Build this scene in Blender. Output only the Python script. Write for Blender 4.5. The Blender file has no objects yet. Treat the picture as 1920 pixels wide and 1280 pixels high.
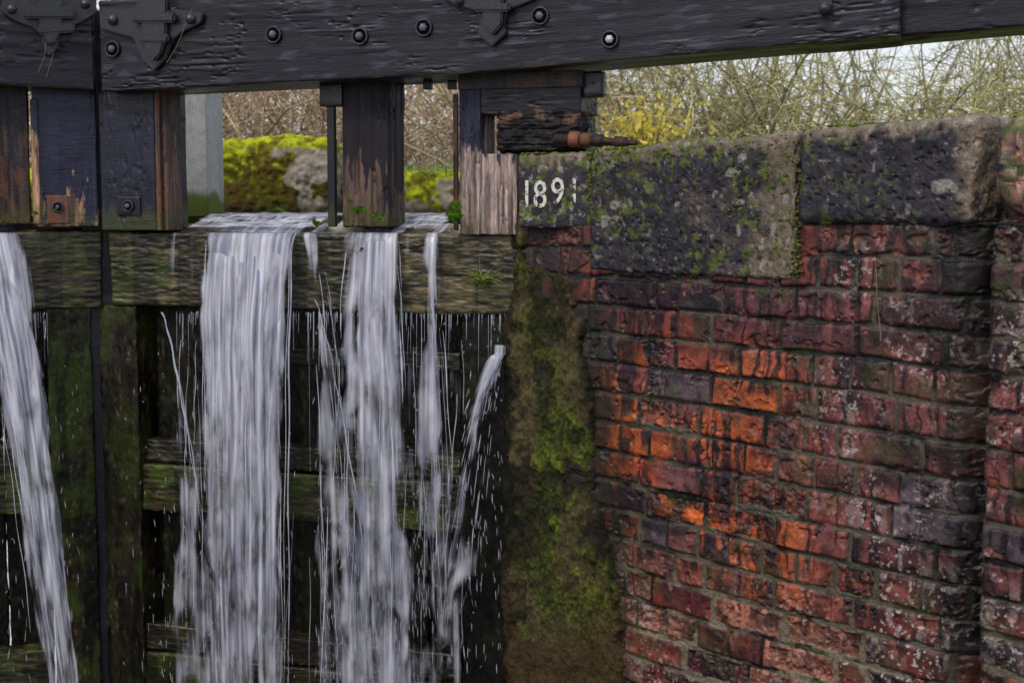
import bpy, bmesh, math, numpy as np
from mathutils import Vector
rng=np.random.default_rng(7)
scene=bpy.context.scene
FPX=2667.0; TH=math.atan((640-385)/FPX)
# ---------------------------------------------------------------- numpy noise
def _h(i,j,k,seed):
    n=(i*374761393+j*668265263+k*2147483647%4294967291+k*1274126177+seed*144665)&0xffffffff
    n=((n^(n>>13))*1274126177)&0xffffffff
    n=(n^(n>>16))
    return (n&0xffff)/65535.0
def vn(x,y,z,seed=0):
    x=np.asarray(x,float);y=np.asarray(y,float)+0*x;z=np.asarray(z,float)+0*x
    i=np.floor(x).astype(np.int64);j=np.floor(y).astype(np.int64);k=np.floor(z).astype(np.int64)
    fx=x-i;fy=y-j;fz=z-k
    fx=fx*fx*(3-2*fx);fy=fy*fy*(3-2*fy);fz=fz*fz*(3-2*fz)
    r=0
    for a in (0,1):
        wa=fx if a else 1-fx
        for b in (0,1):
            wb=fy if b else 1-fy
            for c in (0,1):
                wc=fz if c else 1-fz
                r=r+_h(i+a,j+b,k+c,seed)*wa*wb*wc
    return r
def fbm(x,y,z,o=4,seed=0,g=.5):
    r=0;a=1;t=0
    for q in range(o):
        r=r+a*vn(x*2**q+q*7.3,y*2**q+q*3.1,z*2**q,seed+q*17);t+=a;a*=g
    return r/t
def ss(x,a,b):
    t=np.clip((x-a)/(b-a),0,1);return t*t*(3-2*t)
def mix(a,b,t):
    a=np.asarray(a,float);b=np.asarray(b,float);t=np.asarray(t)[...,None]
    return a*(1-t)+b*t
# ---------------------------------------------------------------- mesh helpers
def mk(name,V,Fq,mat,col=None,lc=None,parent=None,smooth=True):
    me=bpy.data.meshes.new(name)
    me.from_pydata(np.asarray(V,float).reshape(-1,3).tolist() if len(V)<50 else np.asarray(V,np.float32).reshape(-1,3),[],Fq if isinstance(Fq,list) else np.asarray(Fq))
    if col is not None:
        c=np.ones((len(me.vertices),4),np.float32);c[:,:3]=np.clip(np.asarray(col).reshape(-1,3),0,1)
        a=me.attributes.new('Col','FLOAT_COLOR','POINT');a.data.foreach_set('color',c.ravel())
    if lc is not None:
        a=me.attributes.new('lc','FLOAT_VECTOR','POINT');a.data.foreach_set('vector',np.asarray(lc,np.float32).ravel())
    if smooth: me.shade_smooth()
    ob=bpy.data.objects.new(name,me);scene.collection.objects.link(ob)
    if mat: me.materials.append(mat)
    if parent: ob.parent=parent
    return ob
def empty(name):
    e=bpy.data.objects.new(name,None);scene.collection.objects.link(e);return e
def gridf(nu,nv,off=0):
    i=np.arange(nu-1)[:,None];j=np.arange(nv-1)[None,:]
    a=(i*nv+j).ravel()+off
    return np.stack([a,a+nv,a+nv+1,a+1],1)
class Fr:
    def __init__(s,O,ex):
        s.O=np.array(O,float);e=np.array(ex,float);s.ex=e/np.linalg.norm(e)
        s.n=np.array([s.ex[1],-s.ex[0],0]);s.ez=np.array([0,0,1.])
    def P(s,lc): return s.O+lc[...,0:1]*s.ex+lc[...,1:2]*s.n+lc[...,2:3]*s.ez
    def px(s,x,y,d=0.):
        u=(x-960)/FPX;v=(640-y)/FPX
        r=np.array([u,math.cos(TH)+v*math.sin(TH),-math.sin(TH)+v*math.cos(TH)])
        t=(d+s.O@s.n)/(r@s.n);p=t*r-s.O
        return p@s.ex,p[2]
def rbox(name,F,b,mat,res=.006,bev=.006,disp=None,col=None,warp=None,parent=None):
    lo=np.array([b[0],b[2],b[4]],float);hi=np.array([b[1],b[3],b[5]],float)
    c=(lo+hi)/2;h=(hi-lo)/2;bev=min(bev,h.min()*.95)
    V=[];Q=[];NN=[];off=0
    for ax in range(3):
        u,v=[(1,2),(2,0),(0,1)][ax]
        for sg in (-1,1):
            nu=max(3,int(2*h[u]/res)+2);nv=max(3,int(2*h[v]/res)+2)
            def smp(n,hh):
                inner=np.linspace(-hh+bev,hh-bev,n)
                e=np.array([1,.75,.5,.25])*bev
                return np.concatenate([-hh+bev-e,inner,hh-bev+e[::-1]])
            U=smp(nu,h[u]);W=smp(nv,h[v]);nu=len(U);nv=len(W)
            p=np.zeros((nu,nv,3));p[...,u]=U[:,None];p[...,v]=W[None,:];p[...,ax]=sg*h[ax]
            p=p.reshape(-1,3)
            ci=np.clip(p,-(h-bev),h-bev);n=p-ci;n/=np.maximum(np.linalg.norm(n,axis=1,keepdims=True),1e-9)
            V.append(ci+bev*n);NN.append(n)
            f=gridf(nu,nv,off)
            if sg<0: f=f[:,::-1]
            Q.append(f);off+=nu*nv
    V=np.concatenate(V)+c;NN=np.concatenate(NN);Q=np.concatenate(Q)
    Q=Q[:,::-1]
    C=col(V,NN) if col else None
    L=V.copy()
    if disp is not None: V=V+NN*disp(V,NN)[:,None]
    if warp is not None: V=warp(V)
    return mk(name,F.P(V),Q,mat,C,L,parent)
def tubes(name,P,R,mat,k=3,col=None,parent=None):
    M,N,_=P.shape
    T=np.gradient(P,axis=1);T/=np.maximum(np.linalg.norm(T,axis=2,keepdims=True),1e-9)
    ref=np.zeros_like(T);ref[...,0]=1.;ref[np.abs(T[...,0])>.8]=[0,1,0]
    A=np.cross(T,ref);A/=np.maximum(np.linalg.norm(A,axis=2,keepdims=True),1e-9);B=np.cross(T,A)
    an=np.arange(k)*2*math.pi/k
    V=P[:,:,None]+R[:,:,None,None]*(np.cos(an)[None,None,:,None]*A[:,:,None]+np.sin(an)[None,None,:,None]*B[:,:,None])
    m=np.arange(M)[:,None,None];i=np.arange(N-1)[None,:,None];q=np.arange(k)[None,None,:]
    a=m*N*k+i*k+q;b=m*N*k+i*k+(q+1)%k
    Q=np.stack([a,b,b+k,a+k],-1).reshape(-1,4)
    C=None
    if col is not None: C=np.repeat(np.repeat(col[:,None,None],N,1),k,2).reshape(-1,3)
    return mk(name,V.reshape(-1,3),Q,mat,C,V.reshape(-1,3),parent)
def norm(v): return v/np.maximum(np.linalg.norm(v,axis=-1,keepdims=True),1e-9)
def grow(S,D,L,N,wig,droop):
    P=[S];p=S.copy();d=norm(D)
    for i in range(N-1):
        d=norm(d+rng.normal(0,wig,d.shape)+np.array([0,0,-droop]));p=p+d*(L/(N-1))[:,None];P.append(p.copy())
    return np.stack(P,1)
def leaves(name,P,size,mat,col,parent=None,asp=.55):
    M=len(P);a=norm(rng.normal(size=(M,3)));b=norm(np.cross(a,rng.normal(size=(M,3))));s=(size*rng.uniform(.6,1.3,M))[:,None]
    n=np.cross(a,b)
    V=np.stack([P-a*s,P+b*s*asp+n*s*.15,P+a*s,P-b*s*asp+n*s*.15],1)
    Q=np.arange(M*4).reshape(M,4)
    return mk(name,V.reshape(-1,3),Q,mat,np.repeat(col,4,0),V.reshape(-1,3),parent,False)
# ---------------------------------------------------------------- materials
def N(nt,t,**k):
    n=nt.nodes.new(t)
    for a,b in k.items(): setattr(n,a,b)
    return n
def mat_attr(name,rough=.6,rvar=.2,bump=.3,scale=150,st=(1,1,1),var=.5,spec=.5,bd=.003,coat=0,trl=False):
    m=bpy.data.materials.new(name);m.use_nodes=True;nt=m.node_tree;L=nt.links
    bs=nt.nodes['Principled BSDF']
    at=N(nt,'ShaderNodeAttribute',attribute_name='Col');lc=N(nt,'ShaderNodeAttribute',attribute_name='lc')
    mp=N(nt,'ShaderNodeMapping');mp.inputs['Scale'].default_value=st;L.new(lc.outputs['Vector'],mp.inputs['Vector'])
    n1=N(nt,'ShaderNodeTexNoise');n1.inputs['Scale'].default_value=scale;n1.inputs['Detail'].default_value=5;n1.inputs['Roughness'].default_value=.65
    L.new(mp.outputs[0],n1.inputs['Vector'])
    n2=N(nt,'ShaderNodeTexNoise');n2.inputs['Scale'].default_value=scale*.12;n2.inputs['Detail'].default_value=4
    L.new(mp.outputs[0],n2.inputs['Vector'])
    mr=N(nt,'ShaderNodeMapRange');mr.inputs['From Min'].default_value=.3;mr.inputs['From Max'].default_value=.7
    mr.inputs['To Min'].default_value=1-var;mr.inputs['To Max'].default_value=1+var;L.new(n1.outputs['Fac'],mr.inputs['Value'])
    mu=N(nt,'ShaderNodeVectorMath',operation='SCALE');L.new(at.outputs['Color'],mu.inputs[0]);L.new(mr.outputs[0],mu.inputs['Scale'])
    L.new(mu.outputs[0],bs.inputs['Base Color'])
    r=N(nt,'ShaderNodeMapRange');r.inputs['From Min'].default_value=.3;r.inputs['From Max'].default_value=.7
    r.inputs['To Min'].default_value=max(.05,rough-rvar);r.inputs['To Max'].default_value=min(1,rough+rvar);L.new(n2.outputs['Fac'],r.inputs['Value']);L.new(r.outputs[0],bs.inputs['Roughness'])
    bu=N(nt,'ShaderNodeBump');bu.inputs['Strength'].default_value=bump;bu.inputs['Distance'].default_value=bd
    L.new(n1.outputs['Fac'],bu.inputs['Height']);L.new(bu.outputs[0],bs.inputs['Normal'])
    bs.inputs['Specular IOR Level'].default_value=spec
    if trl:
        out=nt.nodes['Material Output'];tl=N(nt,'ShaderNodeBsdfTranslucent');L.new(mu.outputs[0],tl.inputs['Color'])
        ms=N(nt,'ShaderNodeMixShader');ms.inputs[0].default_value=.4;L.new(bs.outputs[0],ms.inputs[1]);L.new(tl.outputs[0],ms.inputs[2]);L.new(ms.outputs[0],out.inputs['Surface'])
    return m
M_brick=mat_attr('wet_brick',.34,.22,.6,280,(1,1,1),.5,.36)
M_stone=mat_attr('gritstone',.50,.22,.8,260,(1,1,1),.6,.32)
M_moss=mat_attr('moss',.9,.08,.9,320,(1,1,1),.65,.10,.006)
M_black=mat_attr('black_tar_paint',.36,.16,.65,70,(.3,3,3),.5,.30,.0018)
M_iron=mat_attr('black_iron',.33,.12,.4,120,(1,1,1),.4,.45)
M_rust=mat_attr('rusty_iron',.6,.2,.6,160,(1,1,1),.5,.25)
M_wood=mat_attr('weathered_wood',.6,.2,.7,90,(4,4,.35),.5,.22)
M_wetwood=mat_attr('wet_mossy_timber',.28,.16,.7,80,(.6,2.2,2.2),.6,.42,.003)
M_wetpost=mat_attr('wet_mossy_post',.36,.18,.8,110,(2.,2.,.7),.6,.28,.003)
M_leaf=mat_attr('leaf',.5,.1,.1,100,(1,1,1),.3,.3,trl=True)
M_twig=mat_attr('twig',.8,.1,.3,60,(1,1,1),.4,.2)
M_conc=mat_attr('concrete',.8,.1,.4,140,(1,1,1),.25,.3)
M_ground=mat_attr('grass_ground',.9,.1,.6,6,(1,1,1),.5,.2,.03)
def solid(c,n): return np.tile(np.array(c,float),(n,1))
# ---------------------------------------------------------------- frames
A=np.array([.024,4.30,0]);B=np.array([-1.37,4.75,0])
G=Fr(A,(A-B)); G2=Fr(B,(1.395,.45,0))
GL=np.linalg.norm(A-B)
gate=empty('lock_gate');gate2=empty('lock_gate.001')
def black_col(seed,wear=0.):
    def f(V,n):
        a=fbm(V[:,0]*2,V[:,1]*25,V[:,2]*30,4,seed);b=fbm(V[:,0]*14,V[:,1]*30,V[:,2]*60,4,seed+5)
        c=mix((.005,.005,.009),(.015,.015,.026),a)
        c=mix(c,(.075,.075,.12),ss(b,.60,.78)*.45)
        und=ss(-n[:,2],.5,.9)
        c=mix(c,(.085,.06,.038),und*ss(a,.3,.55))
        edge=ss(-n[:,2],.05,.4)*ss(b,.48,.6)*.6
        return mix(c,(.12,.10,.06),edge*(1-und))
    return f
def grain(amp,seed,ax=0):
    def f(V,n):
        if ax==0: r=fbm(V[:,0]*2.5,V[:,1]*50,V[:,2]*50,3,seed);q=fbm(V[:,0]*5,V[:,1]*90,V[:,2]*90,2,seed+3);l=fbm(V[:,0]*4,V[:,1]*8,V[:,2]*8,3,seed+9)
        else: r=fbm(V[:,0]*45,V[:,1]*45,V[:,2]*3,3,seed);q=fbm(V[:,0]*90,V[:,1]*90,V[:,2]*6,2,seed+3);l=fbm(V[:,0]*9,V[:,1]*8,V[:,2]*6,3,seed+9)
        crack=-ss(1-np.abs(2*q-1),.94,1.)*ss(l,.50,.60)
        flake=ss(r,.56,.60)*ss(l,.45,.6)*.25
        return amp*((r-.5)*.35+crack*1.1+flake+(l-.5)*.9)
    return f
def zbot(s): return np.interp(s,[-1.5,-.17,1.11,3.2],[.362,.385,.452,.56])
def ztop(s): return np.interp(s,[-1.5,-.17,1.11,3.2],[.652,.637,.72,.80])
def beamwarp(V):
    V=V.copy();t=V[:,2];V[:,2]=zbot(V[:,0])*(1-t/.3)+ztop(V[:,0])*(t/.3)
    return V
s0,_=G.px(187,100,.10);s1,_=G.px(1688,60,.10)
rbox('balance_beam',G,(s0,s1,-.16,.10,0,.3),M_black,.004,.007,grain(.005,3),black_col(11),beamwarp,gate)
rbox('balance_beam_rear_timber',G,(s1-.3,3.2,-.18,.055,.004,.295),M_black,.008,.008,grain(.005,5),black_col(15),beamwarp,gate)
def lw(V):
    V=V.copy();V[:,2]+=(V[:,0])*-.03;return V
rbox('top_beam',G2,(-1.5,-.008,-.16,.09,.372,.665),M_black,.005,.007,grain(.005,8),black_col(18),lw,gate2)
rbox('mitre_gap_filler',G2,(-.06,.05,-.10,-.02,-1.9,.64),M_black,.02,.004,None,black_col(19),None,gate2)  # added black filler box, stops light showing through the gap between the leaves
def poly(name,F,pts,d,th,mat,col=(.02,.02,.025),parent=None,bev=.003):
    bm=bmesh.new();vs=[]
    for x,y in pts:
        s,z=F.px(x,y,d);p=F.P(np.array([s,d,z]));vs.append(bm.verts.new(p))
    f=bm.faces.new(vs)
    r=bmesh.ops.extrude_face_region(bm,geom=[f])
    nv=[v for v in r['geom'] if isinstance(v,bmesh.types.BMVert)]
    bmesh.ops.translate(bm,verts=nv,vec=Vector(F.n*th))
    bmesh.ops.recalc_face_normals(bm,faces=bm.faces)
    bmesh.ops.bevel(bm,geom=list(bm.edges),offset=bev,segments=2,affect='EDGES',clamp_overlap=True)
    me=bpy.data.meshes.new(name);bm.to_mesh(me);bm.free()
    n=len(me.vertices);c=np.ones((n,4),np.float32);c[:,:3]=col
    a=me.attributes.new('Col','FLOAT_COLOR','POINT');a.data.foreach_set('color',c.ravel())
    co=np.zeros(n*3,np.float32);me.vertices.foreach_get('co',co)
    a=me.attributes.new('lc','FLOAT_VECTOR','POINT');a.data.foreach_set('vector',co)
    me.materials.append(mat)
    ob=bpy.data.objects.new(name,me);scene.collection.objects.link(ob);ob.parent=parent;return ob
def disc(name,F,x,y,d,r,th,mat,col,parent,seg=24,dome=0.):
    s,z=F.px(x,y,d);prof=[(r,0),(r,th*.7),(r*.85,th),(r*.45,th+dome*.8),(0.0005,th+dome)]
    V=[];an=np.arange(seg)*2*math.pi/seg
    for rr,h in prof: V.append(np.stack([s+rr*np.cos(an),np.full(seg,d+h),z+rr*np.sin(an)],1))
    V=np.concatenate(V);Q=[]
    for i in range(len(prof)-1):
        for j in range(seg):
            k=(j+1)%seg;Q.append((i*seg+j,(i+1)*seg+j,(i+1)*seg+k,i*seg+k))
    V=F.P(V);return mk(name,V,Q,mat,solid(col,len(V)),V,parent,seg>8)
def ring(name,F,x,y,d,R,r,mat,col,parent):
    s,z=F.px(x,y,d);a=np.linspace(0,2*math.pi,29);P=F.P(np.stack([s+R*np.cos(a),d+0*a,z+R*np.sin(a)],1))[None]
    tubes(name,P,np.full((1,29),r),mat,8,np.array([col]),parent)
def bolt(F,x,y,d,par,r=.014,bright=False):
    disc('bolt_recess_shade',F,x,y,d+.001,r*1.9,.003,M_moss,(.002,.002,.003),par,28)  # near-black disc on the surface, painted as the shade inside a bolt hole
    ring('bolt_washer',F,x,y,d+.004,r*1.9,.0026,M_black,(.05,.05,.07),par)
    disc('bolt_head',F,x,y,d+.003,r,.009,M_iron,(.45,.48,.55) if bright else (.10,.10,.13),par,6,.004)
for (x,y,b) in [(512,65,0),(674,68,0),(794,52,0),(1012,30,0),(1143,74,1),(210,92,0)]:
    bolt(G,x,y,.104,gate,.0125 if not b else .012,b)
IR=(.018,.018,.025)
poly('gate_strap',G,[(190,22),(255,16),(262,4),(322,4),(330,18),(385,26),(380,44),(350,58),(332,72),(322,92),(316,110),(292,134),(270,112),(262,92),(254,72),(225,64),(192,54)],.104,.014,M_iron,IR,gate)
poly('gate_strap_rib',G,[(268,-6),(318,-6),(316,70),(306,104),(292,116),(280,104),(270,70)],.119,.018,M_iron,IR,gate,.005)
poly('gate_strap_clamp',G,[(252,26),(334,26),(334,44),(252,44)],.120,.026,M_iron,IR,gate,.006)
poly('gate_strap_clamp',G,[(262,66),(324,66),(320,82),(266,82)],.120,.024,M_iron,IR,gate,.006)
for x,y in [(212,38),(358,36)]: disc('strap_bolt',G,x,y,.119,.016,.010,M_iron,(.03,.03,.035),gate,20,.007)
poly('gate_strap',G,[(820,-30),(1030,-30),(1000,2),(955,20),(948,50),(952,62),(925,88),(898,65),(904,50),(898,22),(862,12),(836,0)],.104,.014,M_iron,IR,gate)
poly('gate_strap_rib',G,[(905,-30),(948,-30),(944,48),(926,68),(908,48)],.119,.018,M_iron,IR,gate,.005)
poly('gate_strap_clamp',G,[(892,8),(960,8),(960,24),(892,24)],.120,.026,M_iron,IR,gate,.006)
disc('strap_bolt',G,862,2,.119,.013,.010,M_iron,(.03,.03,.035),gate,20,.006)
disc('beam_bolt',G,1548,18,.104,.016,.03,M_iron,(.04,.04,.045),gate,16,.01)
poly('beam_staple',G,[(1532,-20),(1556,-20),(1562,10),(1552,30),(1540,24)],.104,.02,M_iron,IR,gate)
poly('gate_strap',G2,[(20,-40),(181,-40),(180,26),(150,44),(122,52),(112,70),(108,92),(92,106),(80,90),(76,66),(60,52),(28,40),(0,20)],.094,.014,M_iron,IR,gate2)
poly('gate_strap_rib',G2,[(66,-40),(120,-40),(116,56),(102,84),(88,84),(74,56)],.109,.018,M_iron,IR,gate2,.005)
poly('gate_strap_clamp',G2,[(46,14),(140,14),(140,36),(46,36)],.110,.026,M_iron,IR,gate2,.006)
poly('gate_strap_clamp',G2,[(70,48),(140,44),(140,62),(72,66)],.110,.020,M_iron,IR,gate2,.006)
for x,y in [(160,8),(22,18)]: disc('strap_bolt',G2,x,y,.109,.015,.010,M_iron,(.03,.03,.035),gate2,20,.007)
# ---------------------------------------------------------------- upper posts
def gbox(name,F,x0,x1,y0,y1,d,th,mat,col,disp=None,par=None,res=.005,bev=.005,ext=0,extb=0):
    ym=(y0+y1)/2;xm=(x0+x1)/2
    s0=F.px(x0,ym,d)[0];s1=F.px(x1,ym,d)[0];zt=F.px(xm,y0,d)[1]+ext;zb=F.px(xm,y1,d)[1]-extb
    return rbox(name,F,(s0,s1,d-th,d,zb,zt),mat,res,bev,disp,col,None,par)
def post_col(seed,zlo,zhi,wood=(.30,.2,.14),amt=.5,black=(.016,.018,.030),rust=0.,green=.4,spot=.4):
    def f(V,n):
        g=fbm(V[:,0]*110,V[:,1]*110,V[:,2]*5,4,seed);b=fbm(V[:,0]*50,V[:,1]*30,V[:,2]*9,5,seed+5,.6)
        t=(V[:,2]-zlo)/(zhi-zlo)
        c=mix(black,np.array(black)*2.6,g)
        w=ss(b+amt-t*.9-.25,.46,.52)
        wc=mix(np.array(wood)*.3,np.array(wood)*1.3,ss(g,.25,.75))
        wc=mix(wc,np.array(black)*1.2,ss(fbm(V[:,0]*110,V[:,1]*60,V[:,2]*14,3,seed+11),.56,.66)*spot)
        c=mix(c,wc,w)
        if rust: c=mix(c,(.16,.06,.03),ss(fbm(V[:,0]*40,V[:,1]*40,V[:,2]*20,3,seed+8),.5,.6)*rust)
        m=ss(.14-t+ (b-.5)*.25,0,.08)*green
        return mix(c,(.06,.075,.015),m)
    return f
zs=-.06
gbox('mitre_post_upper',G,187,290,170,432,.03,.2,M_black,post_col(21,zs,.36,(.16,.11,.08),.0,(.009,.010,.018),green=.5),grain(.005,31,2),gate,ext=.03)
gbox('paddle_frame',G,291,300,170,432,.03,.10,M_rust,post_col(22,zs,.36,(.11,.06,.045),.75,(.03,.02,.02),.5),grain(.003,32,2),gate,ext=.03,res=.003,bev=.003)
gbox('paddle_frame_back',G,300,313,170,432,.015,.09,M_rust,post_col(122,zs,.36,(.15,.10,.08),.65,(.02,.018,.02),.4),grain(.003,132,2),gate,ext=.03,res=.003,bev=.003)
gbox('paddle_rod',G,613,627,170,425,.0,.02,M_iron,post_col(23,zs,.36,(.1,.05,.03),.1,(.004,.004,.006)),None,gate,ext=.03,bev=.003)
gbox('paddle_rod_head',G,598,641,168,200,.012,.05,M_iron,post_col(24,-1,.36,(.1,.05,.03),.0,(.004,.004,.006)),grain(.006,12),gate,ext=.02)
gbox('centre_post',G,641,729,160,425,.0,.13,M_wood,post_col(25,zs,.36,(.11,.07,.055),.55,(.008,.007,.010)),grain(.006,33,2),gate,ext=.03,res=.0035)
gbox('heel_post_strip',G,862,901,165,440,.02,.14,M_wood,post_col(26,zs-.02,.33,(.36,.27,.24),.85,(.012,.013,.026)),grain(.005,34,2),gate,res=.003)
gbox('heel_post_head',G,901,1089,163,212,.019,.20,M_black,black_col(36),grain(.004,35),gate,res=.004)
gbox('heel_post_foot',G,901,969,288,440,.019,.14,M_wood,post_col(27,zs-.02,.19,(.42,.31,.28),.98,(.012,.013,.026),green=.2,spot=.3),grain(.006,36,2),gate,res=.003)
gbox('heel_post_back',G,962,1088,205,300,-.03,.18,M_black,black_col(37),grain(.004,37),gate,res=.005)
gbox('heel_post_plate',G,858,1091,134,166,.026,.05,M_rust,post_col(28,.1,.4,(.08,.05,.045),.75,(.02,.018,.02),.3,0),grain(.003,38),gate)
def rot(V,n):
    a=fbm(V[:,0]*22,V[:,1]*40,V[:,2]*50,4,41);e=fbm(V[:,0]*60,V[:,1]*60,V[:,2]*60,3,42)
    q=fbm(V[:,0]*8,V[:,1]*90,V[:,2]*130,3,44)
    return .028*(a-.5)+.010*(e-.5)+.016*(q-.5)
def rotc(V,n):
    a=fbm(V[:,0]*30,V[:,1]*60,V[:,2]*70,4,43)
    c=mix((.003,.003,.005),(.018,.015,.017),a);return mix(c,(.11,.06,.04),ss(a,.56,.66)*ss(V[:,2],.225,.255))
gbox('rotten_tenon',G,930,1087,208,283,.035,.10,M_wood,rotc,rot,gate,res=.0025,bev=.012)
gbox('drain_pipe',G,849,858,176,432,.03,.012,M_rust,post_col(29,zs,.4,(.06,.03,.025),.7,(.02,.014,.014),.4),None,gate,bev=.004)
for x in (652,800,846): gbox('bolt_end',G,x-8,x+8,150,168,-.02,.02,M_iron,black_col(5),None,gate,bev=.004)
gbox('collar_nut',G,1091,1130,134,182,.0,.05,M_iron,black_col(6),grain(.004,6),gate,bev=.01)
def rodg(pts,rad,col,name,k=12):
    P=[]
    for x,y,d in pts:
        s,z=G.px(x,y,d);P.append(G.P(np.array([s,d,z])))
    P=np.array(P)[None];tubes(name,P,np.array([rad]),M_rust,k,np.array([col]),gate)
rodg([(1036,260,.075),(1040,260,.075),(1100,263,.075),(1194,269,.075)],[.001,.014,.015,.008],(.03,.016,.014),'anchor_rod')
rodg([(1066,261,.075),(1068,261,.075),(1086,262,.075),(1088,262,.075)],[.001,.023,.023,.001],(.20,.085,.045),'anchor_nut',6)
rodg([(1089,262,.075),(1090,262,.075),(1108,263,.075),(1110,263,.075)],[.001,.021,.021,.001],(.13,.055,.03),'anchor_nut',6)
rodg([(1114,263,.075),(1115,263,.075),(1132,264,.075),(1134,264,.075)],[.001,.019,.019,.001],(.035,.022,.02),'anchor_nut',6)
rodg([(1150,266,.075),(1152,266,.075),(1176,268,.075),(1178,268,.075)],[.001,.017,.017,.001],(.04,.024,.022),'anchor_nut',6)
zs2=-.06
gbox('mitre_post_upper',G2,62,181,160,425,.03,.2,M_black,post_col(51,zs2,.36,(.34,.2,.12),.30,(.010,.011,.024)),grain(.005,52,2),gate2,ext=.03,res=.004)
gbox('post_split',G2,59,74,185,420,.036,.05,M_wood,post_col(58,zs2,.36,(.45,.27,.17),.95),grain(.006,59,2),gate2,res=.003)
gbox('paddle_post',G2,-60,54,150,420,.01,.12,M_rust,post_col(53,zs2,.36,(.06,.04,.034),.75,(.013,.012,.017),.4),grain(.005,54,2),gate2,ext=.03)
gbox('iron_foot_plate',G2,88,130,366,420,.037,.015,M_rust,post_col(55,-.4,.1,(.2,.08,.05),.7,(.08,.04,.03),.8,.2),None,gate2)
gbox('iron_foot_plate',G,218,262,368,404,.038,.012,M_iron,black_col(9),None,gate)
bolt(G2,108,388,.038,gate2,.008);bolt(G,240,386,.04,gate,.009)
# ---------------------------------------------------------------- sill beams
def wet_col(seed,base=(.085,.07,.028),dark=(.012,.010,.006),green=(.05,.075,.012),gr=.5,ax=0,k=1.):
    def f(V,n):
        if ax==0: a=fbm(V[:,0]*5,V[:,1]*25,V[:,2]*40,5,seed);w=fbm(V[:,0]*30,V[:,1]*60,V[:,2]*140,4,seed+7)
        else: a=fbm(V[:,0]*35,V[:,1]*25,V[:,2]*5,5,seed);w=fbm(V[:,0]*110,V[:,1]*60,V[:,2]*40,4,seed+7)
        g=fbm(V[:,0]*8,V[:,1]*8,V[:,2]*8,4,seed+2);v=fbm(V[:,0]*30,V[:,1]*8,V[:,2]*3,3,seed+12)
        c=mix(dark,base,ss(a*.6+w*.4,.38,.62))
        c=mix(c,green,ss(g,.45,.62)*gr)
        c=mix(c,(.15,.13,.065),ss(w,.64,.76)*.45)
        c=mix(c,dark,ss(v,.48,.62)*.7)
        return c*(k*(.6+.8*vn(V[:,0]*3,V[:,1],V[:,2]*4,seed+3)))[:,None]
    return f
def wetdisp(amp,seed,ax=0):
    def f(V,n):
        if ax==0: w=fbm(V[:,0]*26,V[:,1]*70,V[:,2]*110,4,seed)
        else: w=fbm(V[:,0]*100,V[:,1]*70,V[:,2]*45,4,seed)
        l=fbm(V[:,0]*7,V[:,1]*9,V[:,2]*9,3,seed+1)
        return amp*((w-.5)*.75+(l-.5)*1.2)
    return f
s_l=G.px(205,510,0)[0];s_r=G.px(976,510,0)[0]
zt=G.px(600,437,0)[1];zb=G.px(600,582,0)[1]
rbox('cill_beam',G,(s_l,s_r,-.13,0,zb,zt),M_wetwood,.0032,.010,wetdisp(.009,61),wet_col(62,(.095,.076,.032),gr=.55),None,gate)
rbox('cill_back_board',G,(s_l-.03,s_r-.02,-.21,-.13,zb,zt+.026),M_wetwood,.006,.012,wetdisp(.010,63),wet_col(64,(.34,.31,.24),(.10,.085,.06),k=1.4),None,gate)
zt2=G2.px(100,433,0)[1];zb2=G2.px(100,580,0)[1]
rbox('cill_beam',G2,(-1.5,G2.px(192,510,0)[0],-.13,0,zb2,zt2),M_wetwood,.004,.010,wetdisp(.009,65),wet_col(66,(.095,.076,.032),gr=.55),None,gate2)
rbox('cill_back_board',G2,(-1.5,-.03,-.21,-.13,zb2,zt2+.026),M_wetwood,.008,.012,wetdisp(.010,67),wet_col(68,(.24,.21,.15)),None,gate2)
DK=(.024,.018,.009)
zf=-2.1
def low(name,F,x0,x1,d,th,seed,par,gr=.45,base=DK,k=1.):
    s0=F.px(x0,900,d)[0];s1=F.px(x1,900,d)[0]
    rbox(name,F,(s0,s1,d-th,d,zf,zb),M_wetpost,.006,.008,wetdisp(.010,seed,1),wet_col(seed+1,base,(.003,.0025,.002),(.028,.044,.006),gr,1,k),None,par)
low('mitre_post_lower',G,192,262,-.01,.17,71,gate,.6)
low('mitre_post_lower',G2,96,180,-.01,.17,73,gate2,.9)
low('heel_post_lower',G,866,948,-.02,.18,75,gate,.4,(.008,.007,.005),.5)
low('mid_post_lower',G,545,640,-.10,.04,77,gate,.4,k=.4)
low('mid_post_lower',G,300,392,-.10,.04,79,gate,.4,k=.5)
low('mid_post_lower',G,735,800,-.10,.04,78,gate,.4,k=.4)
for i,x in enumerate(range(262,870,76)):
    low('gate_plank',G,x,x+74,-.13,.03,80+i,gate,.25,(.012,.010,.007),.35)
for i,x in enumerate(range(-500,96,85)):
    low('gate_plank',G2,x,x+83,-.13,.03,95+i,gate2,.25,(.012,.010,.007),.35)
def rail(name,F,x0,x1,y0,y1,d,th,seed,par,gr=.8,base=(.05,.045,.018),k=.85):
    gbox(name,F,x0,x1,y0,y1,d,th,M_wetwood,wet_col(seed,base,(.006,.005,.003),(.055,.080,.009),gr,0,k),wetdisp(.010,seed+1),par,.005,.008)
rail('gate_rail',G,264,864,838,884,-.05,.09,101,gate,.4,(.034,.028,.013))
rail('gate_rail',G,264,864,888,978,-.03,.10,103,gate,.8,(.050,.045,.013))
rail('gate_rail',G,250,864,1196,1246,-.03,.10,105,gate,.3,(.030,.022,.011))
rail('gate_rail',G,250,864,1252,1400,-.02,.10,107,gate)
rail('gate_rail',G2,-700,96,850,985,-.03,.10,109,gate2,.8)
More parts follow.
